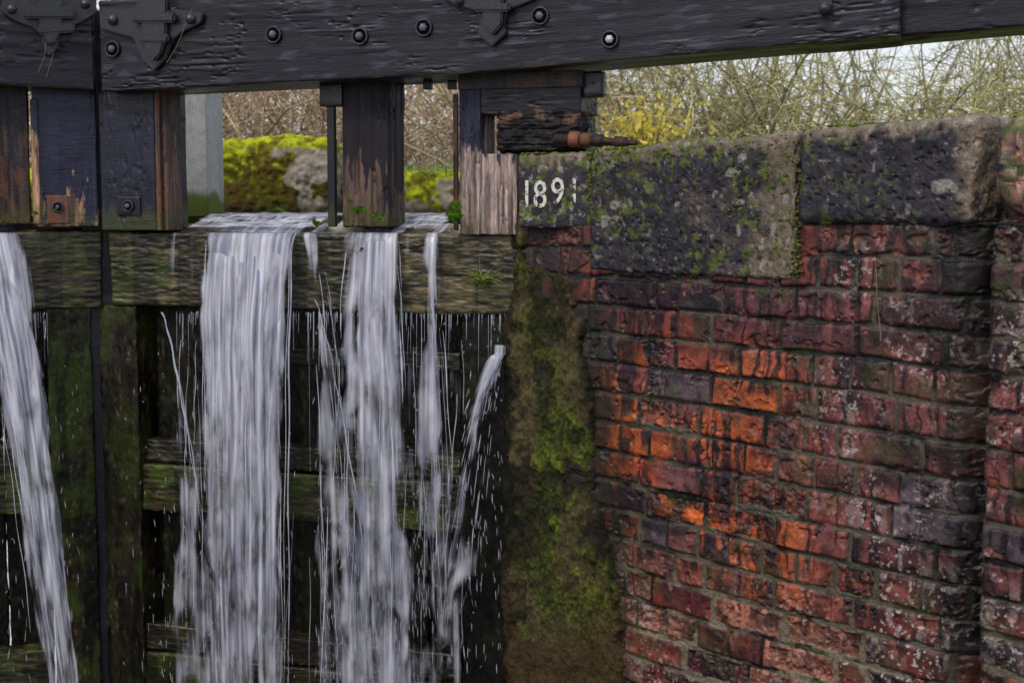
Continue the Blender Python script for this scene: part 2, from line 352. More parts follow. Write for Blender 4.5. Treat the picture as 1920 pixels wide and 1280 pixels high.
rail('gate_rail',G2,-700,96,1252,1400,-.03,.10,111,gate2)
rail('gate_rail',G,500,864,655,690,-.09,.04,113,gate,.2,(.016,.013,.008))
# ---------------------------------------------------------------- lock side wall
W0=np.array([.27,4.03]);dW=np.array([.65,-.76]);W1=W0+1.175*dW
PT=[(-.06,4.50),(0.0,4.32),(.2,4.10),tuple(W0),tuple(W1),(1.634,2.337),(2.0,1.2),(2.0,-6.)]
PT=np.array(PT);cs=np.concatenate([[0],np.cumsum(np.linalg.norm(np.diff(PT,axis=0),axis=1))]);cs-=cs[3]
def path(s):
    def xy(q): return np.interp(q,cs,PT[:,0]),np.interp(q,cs,PT[:,1])
    offs=np.linspace(-.03,.03,7);X=0;Y=0
    for o in offs:
        a,b=xy(s+o);X=X+a/7;Y=Y+b/7
    x1,y1=xy(s+.045);x0,y0=xy(s-.045);dx=x1-x0;dy=y1-y0;l=np.hypot(dx,dy)+1e-9
    return X,Y,dy/l,-dx/l
wall=empty('brick_wall')
def bricks(name,s0,s1,z0,z1,res,seed,mirror=False):
    S,Z=np.meshgrid(np.arange(s0,s1,res),np.arange(z0,z1,res),indexing='ij');nu,nv=S.shape
    s=S.ravel();z=Z.ravel()
    w=z+.010*(fbm(s*2.2,z*2.5,0*s,3,seed)-.5)*2+.004*(fbm(s*9,z*9,0*s,2,seed+1)-.5)
    Hc=.0815;r=np.floor((w+.041)/Hc).astype(int);fz=(w+.041)-r*Hc
    dz=np.minimum(fz,Hc-fz)
    du=np.zeros_like(s);bid=np.zeros_like(s,dtype=int)
    lr=np.random.default_rng(seed+99)
    for row in range(r.min(),r.max()+1):
        m=r==row;kind=(row%3)
        L=[];t=s0-.3-lr.uniform(0,.2)
        while t<s1+.3:
            L.append(t);st=lr.random()<(.2 if kind==1 else .85);t+= (lr.uniform(.222,.242) if st else lr.uniform(.107,.12))
        L=np.array(L);q=s[m]+.004*(fbm(s[m]*10,z[m]*14,0*s[m],2,seed+2)-.5)
        k=np.searchsorted(L,q)-1;k=np.clip(k,0,len(L)-2)
        du[m]=np.minimum(q-L[k],L[k+1]-q);bid[m]=k+(row+100)*1000
    def br(j): return _h(bid,bid*0+j,bid*0,seed)
    edge=np.minimum(du,dz)
    n1=fbm(s*18,z*18,0*s,4,seed+3);n2=fbm(s*55,z*55,0*s+br(9)*9,4,seed+4);n3=fbm(s*130,z*130,0*s,3,seed+5);n4=fbm(s*24,z*16,0*s,4,seed+31)
    er=ss(br(1),.84,.93)
    low=ss(-z,.86,1.14)
    er=np.maximum(er,low*ss(br(12),.3,.6)*.9)
    e=edge-.0038-(n1-.5)*.016-(n3-.5)*.005-er*.004
    face=ss(e,-.001,.0045)
    h=face*(.009+.007*(br(2)-.5))-er*.012*ss(n2+(n1-.5),.35,.6)*face+(n2-.5)*.0055*(.5+1.5*er)+(n1-.5)*.006+(n3-.5)*.0018
    h-=.004*(1-ss(edge,.002,.014))*face
    spall=ss(fbm(s*26,z*26,0*s+3,4,seed+6),.62,.67);h-=spall*.006*face
    bow=.02*np.sin(np.clip((s-.0)/1.1,0,1)*math.pi)*ss(-z,.3,1.0)
    h+=bow
    cb=np.where(s<.679,-.180,-.036)
    cb=np.where(s<-.06,-.058,cb)
    h-=.05*ss(z,cb-.002,cb+.008)
    h+= -.03*ss(s,1.125,1.172)*(1-ss(s,1.185,1.215))-.02*np.exp(-((s-1.18)/.012)**2)+.018*ss(s,1.2,1.23)
    pal=np.array([(.105,.024,.026),(.068,.020,.028),(.15,.034,.028),(.19,.045,.030),(.046,.018,.028),(.13,.030,.028),(.16,.06,.058),(.085,.024,.031)])
    c=pal[np.minimum((br(3)*8).astype(int),7)]
    oz=ss(z,-1.22,-1.0)*(1-ss(z,-.50,-.28))*(1-ss(s,.6,.9))*ss(fbm(s*3.6,z*5,0*s,3,seed+8),.36,.52)
    c=mix(c,mix((.26,.050,.020),(.50,.11,.020),br(4)),oz*ss(br(5)+(n4-.5)*1.4,.26,.5))
    c=mix(c,mix((.13,.040,.038),(.20,.065,.055),br(6)),ss(s,.62,.85)*(1-low)*.65)
    c=mix(c,mix((.22,.075,.048),(.36,.17,.12),br(7)),low*ss(br(8)+(n4-.5)*.5,.3,.5)*.8)
    c=mix(c,(.085,.066,.080),ss(br(10),.93,.95)*.9)
    c=c*(.38+1.25*n2+.6*(br(11)-.5)+.5*(n4-.5))[:,None]
    c=mix(c,(.010,.007,.011),ss(n1,.54,.70)*.55)
    c=mix(c,(.28,.09,.055),spall*.55*(1-ss(br(4),.5,.6)*.8))
    run=fbm(s*70+n1*3,z*3.,0*s,4,seed+20,.6);rm=fbm(s*5,z*6,0*s,3,seed+21)*.6+n4*.4
    c=mix(c,(.007,.004,.007),ss(run,.47,.60)*ss(rm,.42,.54)*.88*(1-low*.65))
    c=mix(c,(.009,.006,.009),ss(fz+(n4-.5)*.05,Hc*.35,Hc*.95)*ss(run,.38,.58)*.65)
    c=mix(c,(.007,.006,.009),ss(fbm(s*5,z*7,0*s,5,seed+22,.6),.54,.64)*.72)
    sp=fbm(s*120,z*120,0*s+5,3,seed+23);sz=ss(fbm(s*6,z*7,0*s,3,seed+24),.47,.63)*(.08+.7*ss(s,.6,.95)+.4*low)
    c=mix(c,(.50,.45,.42),ss(sp,.64,.72)*np.minimum(sz,1)*.8)
    sm=fbm(s*40,z*22,0*s+5,4,seed+25);c=mix(c,(.32,.25,.24),ss(sm,.57,.72)*np.minimum(sz,1)*.6)
    c=mix(c,(.05,.055,.02),ss(fbm(s*14,z*14,0*s+9,4,seed+26),.60,.7)*.45)
    mo=mix((.006,.005,.005),(.07,.060,.042),ss(fbm(s*9,z*9,0*s+1,3,seed+27),.46,.62))
    mo=mix(mo,(.028,.042,.010),ss(fbm(s*11,z*12,0*s+2,3,seed+28),.55,.65)*(.3+.6*low))
    mo=mix(mo,(.26,.21,.145),low*.55*ss(n1,.4,.6))
    c=mix(mo*(.6+.8*n3)[:,None],c,ss(face,.25,.8))
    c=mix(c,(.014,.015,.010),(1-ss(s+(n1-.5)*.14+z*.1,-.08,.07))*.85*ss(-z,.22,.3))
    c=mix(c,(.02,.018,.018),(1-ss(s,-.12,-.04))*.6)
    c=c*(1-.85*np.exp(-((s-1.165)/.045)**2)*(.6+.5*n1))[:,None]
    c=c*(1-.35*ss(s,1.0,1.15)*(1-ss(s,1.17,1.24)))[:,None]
    X,Y,nx,ny=path(s)
    P=np.stack([X+nx*h,Y+ny*h,z],1);Q=gridf(nu,nv)
    if mirror: P[:,0]=-2.74-P[:,0];Q=Q[:,::-1]
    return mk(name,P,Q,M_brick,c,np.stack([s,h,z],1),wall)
bricks('brick_face',-.42,1.75,-1.55,.02,.0023,3)
bricks('brick_face_low',-.42,1.75,-2.2,-1.545,.01,3)
bricks('brick_face_far',1.745,10.,-2.2,-.02,.016,5)
wall_r=wall;wall=empty('brick_wall.001')
bricks('brick_face',-.1,9.,-2.2,.02,.02,8,True)
LW=wall;wall=wall_r
# ---- quoin
def quoin():
    res=.0028
    S,Z=np.meshgrid(np.arange(-.6,.24,res),np.arange(-2.2,-.05,res),indexing='ij');nu,nv=S.shape;s=S.ravel();z=Z.ravel()
    n1=fbm(s*9,z*5,0*s,4,201);n2=fbm(s*30,z*30,0*s,4,202);n3=fbm(s*110,z*110,0*s,3,203)
    b=np.interp(z,[-1.5,-1.0,-.35,-.22,-.17,-.05],[.13,.04,-.08,-.115,-.31,-.33])+(n1-.5)*.07+(n2-.5)*.04
    ins=ss(b-s,0,.02)
    h=-.03+.048*ins+(n1-.5)*.035+(n2-.5)*.020+(n3-.5)*.006
    c=mix((.030,.026,.012),(.11,.09,.042),n2)
    top=ss(z,-.45,-.2)
    c=mix(c,mix((.06,.042,.022),(.18,.135,.08),n3),top*.7*ss(n1,.3,.6))
    g=fbm(s*9,z*6,0*s,5,205,.62)
    c=mix(c,mix((.022,.034,.007),(.085,.105,.018),n3),ss(g,.46,.58)*.7)
    lush=np.exp(-((s+.08-(-.9-z)*.15)/.14)**2)*np.exp(-((z+.90)/.26)**2)
    c=mix(c,mix((.03,.055,.005),(.14,.18,.015),ss(n2*.5+n3*.5,.3,.7)),lush*ss(g*.5+n2*.5,.46,.56))
    c=mix(c,(.009,.008,.008),ss(fbm(s*8,z*7,0*s+4,5,207,.6),.50,.62)*.7)
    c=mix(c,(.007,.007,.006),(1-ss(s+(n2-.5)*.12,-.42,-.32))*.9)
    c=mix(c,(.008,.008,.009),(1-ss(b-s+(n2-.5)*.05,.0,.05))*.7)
    c=mix(c,(.06,.035,.018),ss(-z,1.0,1.3)*ss(n1,.42,.58)*.8)
    c=c*(.45+1.1*n3)[:,None]
    X,Y,nx,ny=path(s);P=np.stack([X+nx*h,Y+ny*h,z],1)
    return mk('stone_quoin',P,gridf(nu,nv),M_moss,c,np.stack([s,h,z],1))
quoin()
# ---- coping stones
FW=Fr((W0[0],W0[1],0),(dW[0],dW[1],0))
F2=Fr((W1[0],W1[1],0),(.6,-.8,0));F3=Fr((1.634,2.337,0),(.366,-1.137,0));F4=Fr((2.0,1.2,0),(0,-1,0))
def stonedisp(seed,amp=1.):
    def f(V,n):
        a=fbm(V[:,0]*5,V[:,1]*5,V[:,2]*5,4,seed);b=fbm(V[:,0]*35,V[:,1]*35,V[:,2]*35,4,seed+1);p=fbm(V[:,0]*80,V[:,1]*80,V[:,2]*80,2,seed+2)
        return amp*((a-.5)*.026+(b-.5)*.014-ss(p,.62,.75)*.005)
    return f
def copcol(seed,ztop,s0,s1,tanr=.0,moss=1.,red=0.):
    def f(V,n):
        s,d,z=V.T
        a=fbm(s*6,d*6,z*6,4,seed);b=fbm(s*75,d*75,z*75,4,seed+1);m=fbm(s*7,d*7,z*7,4,seed+2);k=fbm(s*60,d*60,z*60,3,seed+4);e=fbm(s*22,d*22,z*22,4,seed+6)
        c=mix((.007,.006,.010),(.040,.034,.046),b)
        c=mix(c,(.10,.075,.056),ss(a*.5+e*.5,.53,.63)*.45)
        t=(s-s0)/(s1-s0)
        c=mix(c,mix((.12,.09,.065),(.27,.21,.15),b),ss(t+(a-.5)*.25+(e-.5)*.3,.82,.97)*tanr)
        if red: c=mix(c,mix((.17,.05,.04),(.42,.22,.17),b),red*ss(a+b-.5,.3,.6))
        c=mix(c,(.20,.155,.115),ss(z+(b-.5)*.05+(e-.5)*.06,ztop-.04,ztop-.01)*.7)
        c=mix(c,(.28,.26,.24),ss(b,.66,.76)*.5)
        c=mix(c,(.26,.24,.21),ss(fbm(s*28,d*28,z*28,2,seed+9),.70,.76)*.7)
        ms=ss(k+.10*ss(z,ztop-.10,ztop)+.07*ss(.15-t,0,.15),.60,.65)*ss(m+.12*ss(z,ztop-.1,ztop)+.10*ss(.15-t,0,.15),.44,.56)*moss
        c=mix(c,mix((.03,.045,.008),(.12,.16,.020),b),ms*.9)
        return c*(.6+.8*b)[:,None]
    return f
def cw(z0,z1,za,zbb,s0,s1):
    def f(V):
        V=V.copy();t=(V[:,0]-s0)/(s1-s0);k=ss(V[:,2],z0,z1);V[:,2]+=k*(za*(1-t)+zbb*t+.010*(fbm(V[:,0]*6,0*t,0*t,3,88)-.5));return V
    return f
rbox('coping_stone',FW,(-.062,.674,-.38,.020,-.188,.158),M_stone,.0028,.016,stonedisp(301),copcol(302,.155,-.062,.674,.6),cw(-.188,.158,-.004,.022,-.062,.674),wall)
rbox('coping_stone',FW,(.684,1.168,-.38,.022,-.043,.188),M_stone,.0028,.022,stonedisp(311),copcol(312,.185,.684,1.168,.9,.5),cw(-.043,.188,-.006,.006,.684,1.168),wall)
rbox('coping_stone',F2,(.03,.75,-.38,.045,-.035,.20),M_stone,.004,.075,stonedisp(321,.8),copcol(322,.2,0,5,0,.8,1.),None,wall)
rbox('coping_stone',F2,(.76,1.0,-.38,.02,-.035,.20),M_stone,.01,.03,stonedisp(331,.8),copcol(332,.2,0,5,0,.5),None,wall)
rbox('coping_stone',F3,(.0,1.2,-.38,.02,-.035,.20),M_stone,.015,.03,stonedisp(341,.8),copcol(342,.2,0,5,0,.5),None,wall)
rbox('coping_stone',F4,(.0,7.2,-.38,.02,-.035,.20),M_stone,.03,.03,stonedisp(351,.8),copcol(352,.2,0,9,0,.5),None,wall)
rbox('coping_stone',Fr((-4.74,4.3,0),(0,-1,0)),(-3,10,-.2,.3,-.035,.20),M_stone,.03,.03,stonedisp(361,.8),copcol(362,.2,0,9,0,.5),None,LW)
# ---- date stone
FD=Fr((.020,4.205,0),(.205,-.115,0))
DL=math.hypot(.205,.115)
date=empty('date_stone')
rbox('stone_block',FD,(-.004,DL+.0,-.30,.0,-.066,.150),M_stone,.0026,.010,stonedisp(401,.35),copcol(402,.15,-.1,.5,0,1.0),None,date)
def num_mat(nm,p0):
    m=bpy.data.materials.new(nm);m.use_nodes=True;nt=m.node_tree;b=nt.nodes['Principled BSDF']
    tc=N(nt,'ShaderNodeTexCoord');n=N(nt,'ShaderNodeTexNoise');n.inputs['Scale'].default_value=45;n.inputs['Detail'].default_value=6;n.inputs['Roughness'].default_value=.7
    nt.links.new(tc.outputs['Object'],n.inputs['Vector']);r=N(nt,'ShaderNodeValToRGB');r.color_ramp.elements[0].position=p0;r.color_ramp.elements[0].color=(.03,.03,.028,1);r.color_ramp.elements[1].position=p0+.06;r.color_ramp.elements[1].color=(.62,.60,.55,1)
    nt.links.new(n.outputs['Fac'],r.inputs[0]);nt.links.new(r.outputs[0],b.inputs['Base Color']);b.inputs['Roughness'].default_value=.8;return m
MN=num_mat('worn_white_numerals',.42);MN2=num_mat('very_worn_numerals',.48)
for ch,x,y in [('1',989,366),('8',1014,367),('9',1047,362),('1',1078,362)]:
    cu=bpy.data.curves.new('numeral_'+ch,'FONT');cu.body=ch;cu.size=.112;cu.extrude=.0012;cu.align_x='CENTER';cu.align_y='CENTER';cu.offset=.0004
    o=bpy.data.objects.new('numeral_'+ch,cu);scene.collection.objects.link(o)
    s,z=FD.px(x,y,.0);p=FD.P(np.array([s,.0040,z]));o.location=p
    o.rotation_euler=(math.radians(90),0,math.atan2(FD.ex[1],FD.ex[0]));o.scale=(.85,1,1);cu.materials.append(MN2 if x>1070 else MN);o.parent=date
# ---------------------------------------------------------------- moss cushions
bm=bmesh.new();bmesh.ops.create_icosphere(bm,subdivisions=2,radius=1);TV=np.array([v.co[:] for v in bm.verts]);TF=np.array([[v.index for v in f.verts] for f in bm.faces]);bm.free()
def cushions(name,C,R,col,flat=.6):
    M=len(C);k=len(TV)
    V=TV[None]*R[:,None,None]*np.array([1,1,flat]);
    jit=1+.45*(rng.random((M,k,1))-.5);V=V*jit+C[:,None]
    Q=(TF[None]+(np.arange(M)*k)[:,None,None]).reshape(-1,3)
    cc=np.repeat(col[:,None],k,1)*(.6+.8*rng.random((M,k,1)))
    return mk(name,V.reshape(-1,3),Q,M_moss,cc.reshape(-1,3),V.reshape(-1,3))
Cs=[];Rs=[]
for F,s0,s1,z0,z1,zt_,n in [(FW,-.06,.67,-.18,.16,.168,900),(FW,.69,1.16,-.04,.19,.19,260),(F2,.05,.6,-.03,.19,.19,90)]:
    s=rng.uniform(s0,s1,n);t=rng.random(n)
    top=t<.45
    z=np.where(top,np.interp(s,[s0,s1],[zt_-.012,zt_+.004]) if F is FW and s0<0 else zt_,z1-(rng.random(n)**1.6)*(z1-z0)*.9)
    dens=np.where(top,vn(s*9,0*s,0*s,77),vn(s*8,z*10,0*s,78)+.02)
    d=np.where(top,-rng.random(n)*.09,.020)
    keep=dens>.42
    Cs.append(F.P(np.stack([s,d,z],1))[keep]);Rs.append((rng.uniform(.0022,.0075,n)*np.where(top,1.3,.6))[keep])
s=rng.uniform(0,DL,50);Cs.append(FD.P(np.stack([s,-rng.random(50)*.03,0*s+.150],1)));Rs.append(rng.uniform(.003,.008,50))
z=rng.uniform(-.06,.15,90);Cs.append(FD.P(np.stack([DL+rng.normal(0,.004,90),0*z-.002,z],1)));Rs.append(rng.uniform(.002,.006,90))
z=.15-.33*rng.random(70)**.7;Cs.append(FW.P(np.stack([.679+rng.normal(0,.010,70),0*z+.014,z],1)));Rs.append(rng.uniform(.002,.006,70))
Cs=np.concatenate(Cs);Rs=np.concatenate(Rs);cc=mix((.04,.065,.010),(.17,.21,.03),rng.random(len(Cs)))
cushions('moss',Cs,Rs,cc)
# ---------------------------------------------------------------- upstream pound, far bank, ground, water
def farcol(seed,ztop,rockx):
    def f(V,n):
        s,d,z=V.T;a=fbm(s*5,d*5,z*5,4,seed);b=fbm(s*45,d*45,z*45,4,seed+1);k=fbm(s*14,d*14,z*14,3,seed+2)
        c=mix((.12,.10,.075),(.42,.37,.30),b)
        c=mix(c,(.04,.03,.025),ss(a,.55,.7)*.5)
        g=mix((.07,.075,.008),(.46,.50,.02),ss(b*.8+(z-ztop)*1.5+.15,.2,.7))
        ms=ss(a+.5*(rockx-s)+.30*ss(n[:,2],.1,.8)+(k-.5)*.6,.40,.50)
        c=mix(c,g,ms);c=mix(c,(.07,.04,.012),ss(k,.53,.64)*ms*.75)
        return mix(c,(.02,.018,.012),ss(-z,-.04,.03)*.7)
    return f
FY=Fr((0,7.0,0),(1,0,0));FY2=Fr((0,7.3,0),(1,0,0))
fw=empty('mossy_stone_wall')
def lumps(seed,amp):
    def f(V,n): return amp*((fbm(V[:,0]*6,V[:,1]*6,V[:,2]*6,4,seed)-.5)*1.6+(fbm(V[:,0]*40,V[:,1]*40,V[:,2]*40,3,seed+1)-.5)*.6)
    return f
a0=FY.px(398,300)[0];a1=FY.px(628,300)[0];zz=FY.px(500,258)[1]
rbox('large_block',FY,(a0,a1,-.6,0,-.12,zz),M_moss,.007,.07,lumps(501,.05),farcol(502,zz,a0+.42),None,fw)
zz2=FY2.px(780,322)[1]
rbox('low_wall',FY2,(-3.4,a0-.01,-.4,0,-.3,zz2),M_moss,.02,.05,lumps(503,.04),farcol(504,zz2,3),None,fw)
rbox('low_wall',FY2,(a1+.01,1.2,-.4,0,-.3,zz2),M_moss,.010,.05,lumps(505,.035),farcol(506,zz2,-.2),None,fw)
FC=Fr((0,5.35,0),(1,0,0))
def ccol(V,n):
    b=fbm(V[:,0]*8,V[:,1]*8,V[:,2]*3,4,520);k=fbm(V[:,0]*60,V[:,1]*60,V[:,2]*60,3,521)
    c=mix((.24,.25,.24),(.42,.43,.42),b);c=c*(.75+.5*k)[:,None]
    return mix(c,(.09,.12,.02),ss(.06-V[:,2]+(b-.5)*.08,0,.04))
c0=FC.px(308,300)[0];c1=FC.px(389,300)[0]
rbox('concrete_post',FC,(c0,c1,-.3,0,-.35,.62),M_conc,.008,.008,None,ccol,None)
bm=bmesh.new()
outer=[(-160,-160),(160,-160),(160,160),(-160,160)]
hole=[(2.2,-6.5),(2.2,1.2),(1.8,2.4),(1.2,3.3),(.45,4.30),(.5,5.2),(.55,7.45),(-3.6,7.45),(-4.9,5.),(-4.9,-6.5)]
for L_ in (outer,hole):
    vs=[bm.verts.new((x,y,.12)) for x,y in L_]
    for i in range(len(vs)): bm.edges.new((vs[i],vs[(i+1)%len(vs)]))
bmesh.ops.triangle_fill(bm,use_beauty=True,edges=bm.edges[:])
me=bpy.data.meshes.new('ground');bm.to_mesh(me);bm.free()
for p in me.polygons:
    if p.normal.z<0: p.flip()
n=len(me.vertices);c=np.tile(np.array([.075,.095,.025,1],np.float32),n)
me.attributes.new('Col','FLOAT_COLOR','POINT').data.foreach_set('color',c);co=np.zeros(n*3,np.float32);me.vertices.foreach_get('co',co);me.attributes.new('lc','FLOAT_VECTOR','POINT').data.foreach_set('vector',co)
me.materials.append(M_ground);og=bpy.data.objects.new('ground',me);scene.collection.objects.link(og)
def water_surf():
    m=bpy.data.materials.new('canal_water');m.use_nodes=True;nt=m.node_tree;b=nt.nodes['Principled BSDF']
    b.inputs['Base Color'].default_value=(.05,.055,.04,1);b.inputs['Roughness'].default_value=.06
    tc=N(nt,'ShaderNodeTexCoord');n=N(nt,'ShaderNodeTexNoise');n.inputs['Scale'].default_value=9;n.inputs['Detail'].default_value=3
    nt.links.new(tc.outputs['Object'],n.inputs['Vector']);bu=N(nt,'ShaderNodeBump');bu.inputs['Strength'].default_value=.5;bu.inputs['Distance'].default_value=.04
    nt.links.new(n.outputs['Fac'],bu.inputs['Height']);nt.links.new(bu.outputs[0],b.inputs['Normal']);return m
MW=water_surf()
i0=G.P(np.array([0,-.2,-.036]));i1=G.P(np.array([-GL,-.2,-.036]));i2=G2.P(np.array([-1.5,-.2,-.036]))
mk('canal_water',[i1+[0,.0,0],i0,(.6,4.6,-.036),(.6,7.4,-.036),(-4.9,7.4,-.036),(-4.9,4.4,-.036),i2],[(0,1,2,3,4,5,6)],MW,None,None,None,False)
mk('canal_water.001',[(-5,-6.5,-1.95),(2.4,-6.5,-1.95),(2.4,4.9,-1.95),(-5,4.9,-1.95)],[(0,1,2,3)],MW,None,None,None,False)
# ---------------------------------------------------------------- falling water
def mat_fall(name):
    m=bpy.data.materials.new(name);m.use_nodes=True;nt=m.node_tree;L=nt.links;b=nt.nodes['Principled BSDF'];out=nt.nodes['Material Output']
    at=N(nt,'ShaderNodeAttribute',attribute_name='lc');dn=N(nt,'ShaderNodeAttribute',attribute_name='Col')
    def nz(sc,det,loc,dist=0.):
        mp=N(nt,'ShaderNodeMapping');mp.inputs['Scale'].default_value=sc;mp.inputs['Location'].default_value=loc;L.new(at.outputs['Vector'],mp.inputs['Vector'])
        n=N(nt,'ShaderNodeTexNoise');n.inputs['Scale'].default_value=1;n.inputs['Detail'].default_value=det;n.inputs['Roughness'].default_value=.5;n.inputs['Distortion'].default_value=dist;L.new(mp.outputs[0],n.inputs['Vector']);return n.outputs['Fac']
    a=nz((50,1.3,1),2.5,(0,0,0));c=nz((220,5,1),2,(3,1,0));e=nz((17,6.5,1),2.5,(7,2,0),.4);f=nz((75,1.7,1),2.5,(1,9,0))
    def ma(op,x,y):
        q=N(nt,'ShaderNodeMath',operation=op)
        for i,v in enumerate((x,y)):
            if isinstance(v,(int,float)): q.inputs[i].default_value=v
            else: L.new(v,q.inputs[i])
        return q.outputs[0]
    t=ma('ADD',ma('MULTIPLY',a,.40),ma('ADD',ma('MULTIPLY',c,.06),ma('MULTIPLY',e,.54)))
    sp=N(nt,'ShaderNodeSeparateColor');L.new(dn.outputs['Color'],sp.inputs[0])
    t=ma('ADD',t,ma('SUBTRACT',sp.outputs[0],.5))
    mr=N(nt,'ShaderNodeMapRange');mr.interpolation_type='SMOOTHSTEP';mr.inputs['From Min'].default_value=.43;mr.inputs['From Max'].default_value=.68;mr.inputs['To Min'].default_value=0;mr.inputs['To Max'].default_value=.88;L.new(t,mr.inputs['Value'])
    cm=N(nt,'ShaderNodeValToRGB');cm.color_ramp.elements[0].position=.36;cm.color_ramp.elements[0].color=(.26,.27,.38,1);cm.color_ramp.elements[1].position=.62;cm.color_ramp.elements[1].color=(.86,.87,.97,1);L.new(f,cm.inputs[0])
    L.new(cm.outputs[0],b.inputs['Base Color']);b.inputs['Roughness'].default_value=.25;b.inputs['Specular IOR Level'].default_value=.5
    bu=N(nt,'ShaderNodeBump');bu.inputs['Strength'].default_value=.6;bu.inputs['Distance'].default_value=.010;L.new(t,bu.inputs['Height']);L.new(bu.outputs[0],b.inputs['Normal'])
    tl=N(nt,'ShaderNodeBsdfTranslucent');L.new(cm.outputs[0],tl.inputs['Color'])
    m1=N(nt,'ShaderNodeMixShader');m1.inputs[0].default_value=.35;L.new(b.outputs[0],m1.inputs[1]);L.new(tl.outputs[0],m1.inputs[2])
    tr=N(nt,'ShaderNodeBsdfTransparent');m2=N(nt,'ShaderNodeMixShader');L.new(mr.outputs[0],m2.inputs[0]);L.new(tr.outputs[0],m2.inputs[1]);L.new(m1.outputs[0],m2.inputs[2]);L.new(m2.outputs[0],out.inputs['Surface'])
    return m
MF=mat_fall('falling_water')
fall=empty('waterfall')
def sheet(F,topx,botx,v,seed,d_top=.62,d_bot=.5,off=0.,start=-.13,yl=440,pw=.8):
    s0,s1=F.px(topx[0],yl,0)[0],F.px(topx[1],yl,0)[0]
    dl=v*.52
    q0,q1=F.px(botx[0],1280,dl)[0],F.px(botx[1],1280,dl)[0]
    zl=F.px(sum(topx)/2,yl,0)[1]+.006
    nu=60;nv=170
    U,T=np.meshgrid(np.linspace(0,1,nu),np.linspace(-.12,1,nv),indexing='ij');u=U.ravel();t=T.ravel()
    drop=np.clip(t,0,1)**1.6*1.75
    tt=np.sqrt(2*drop/9.81)
    wt=(drop/1.4)**pw
    s=(s0+(s1-s0)*u)*(1-wt)+(q0+(q1-q0)*u)*wt+.018*(fbm(drop*3.5,u*3,0*u,3,seed+44)-.5)*ss(drop,0,.3)
    rip=fbm(s*30+seed,drop*2,0*s+seed,3,seed)-.5
    d=np.where(t<0,start*(-t/.12),v*tt)+rip*.035*ss(drop,0,.3)+off+.004
    z=zl-drop+np.where(t<0,.028*ss(-t/.12,.2,1),0)
    wid=abs(s1-s0)
    ed=np.minimum(u,1-u)*wid
    e=ss(ed+.05*(fbm(drop*5,u*0+(u>.5),0*u,3,seed+5)-.6),0,.022)
    den=d_top+(d_bot-d_top)*ss(drop,.1,1.2)-(1-e)*.25
    den=np.where(t<0,den-.04,den)
    P=F.P(np.stack([s,d,z],1))
    return mk('water_sheet',P,gridf(nu,nv),MF,np.repeat(den[:,None],3,1),np.stack([u*wid+seed*3.7,drop+seed,0*u+seed],1),fall)
sheet(G,(386,560),(386,534),.34,1,.61,.54)
sheet(G,(390,554),(396,528),.26,2,.59,.53,off=.01)
sheet(G,(650,760),(625,795),.30,4,.60,.51)
sheet(G,(662,752),(672,780),.22,5,.58,.50,off=.006)
sheet(G,(794,828),(765,850),.30,6,.62,.50)
sheet(G,(570,606),(604,700),.20,7,.57,.48)
sheet(G,(322,390),(318,402),.16,8,.38,.54)
sheet(G,(590,880),(590,880),.12,9,.36,.485)
sheet(G,(918,948),(735,850),.20,21,.60,.44,start=-.01,yl=668,pw=.62)
sheet(G,(926,948),(760,870),.28,22,.58,.44,start=-.01,yl=668,pw=.60)
sheet(G2,(-70,45),(95,150),.75,11,.61,.55)
sheet(G2,(-60,40),(80,150),.66,12,.59,.54)
def crest(F,x0,x1,seed,den,d0,d1,z0_,z1_):
    s0=F.px(x0,420,-.2)[0];s1=F.px(x1,420,-.2)[0];nu=140;nv=24
    U,T=np.meshgrid(np.linspace(s0,s1,nu),np.linspace(0,1,nv),indexing='ij');u=U.ravel();t=T.ravel()
    zz_=z0_+(z1_-z0_)*ss(t,0,1)+.008*(fbm(u*25,t*3,0*u,3,seed)-.5)
    e=ss(np.minimum(u-s0,s1-u),0,.03)
    mk('crest_water',F.P(np.stack([u,d0+(d1-d0)*t,zz_],1)),gridf(nu,nv),MF,np.repeat((den-(1-e)*.2)[:,None],3,1),np.stack([t*.12+seed,u*6,0*u],1),fall)
crest(G,392,860,31,.66,-.36,-.20,-.026,-.032);crest(G,388,640,33,.62,-.205,-.04,-.031,-.070);crest(G,650,860,35,.60,-.205,-.04,-.031,-.070)
crest(G2,-60,60,34,.60,-.30,-.04,-.028,-.068)
def strand(F,x0,y0,x1,y1,v,M,r,spread,seed,lead=0.):
    lr=np.random.default_rng(seed);Nn=26;P=[];R=[]
    for i in range(M):
        f=lr.random();g=np.clip(f+lr.normal(0,.15),-.2,1.2)
        sa,za=F.px(x0[0]+(x0[1]-x0[0])*f,y0,0);dl=v*.5
        sb,zb_=F.px(x1[0]+(x1[1]-x1[0])*g,y1,dl)
        t0=lr.random()**.8*.75*spread;t1=min(1,t0+lr.uniform(.1,.4)) if spread else 1.
        t=np.linspace(t0,t1,Nn);drop=t**1.5*(za-zb_)
        w=(t**1.5)**.7;s=sa*(1-w)+sb*w+.0025*np.sin(t*lr.uniform(15,40)+lr.random()*6)
        d=v*lr.uniform(.85,1.1)*np.sqrt(2*drop/9.81)+.006+lead
        P.append(F.P(np.stack([s,d,za-drop],1)));rr=r*lr.uniform(.3,1.)
        R.append(rr*(np.sin(np.linspace(.06,.97,Nn)*math.pi)**.5)*(.4+1.2*vn(t*26,0*t+i,0*t,seed)))
    return np.array(P),np.array(R)
MS=bpy.data.materials.new('water_strand');MS.use_nodes=True
nt=MS.node_tree;b=nt.nodes['Principled BSDF'];b.inputs['Base Color'].default_value=(.80,.83,.95,1);b.inputs['Roughness'].default_value=.12
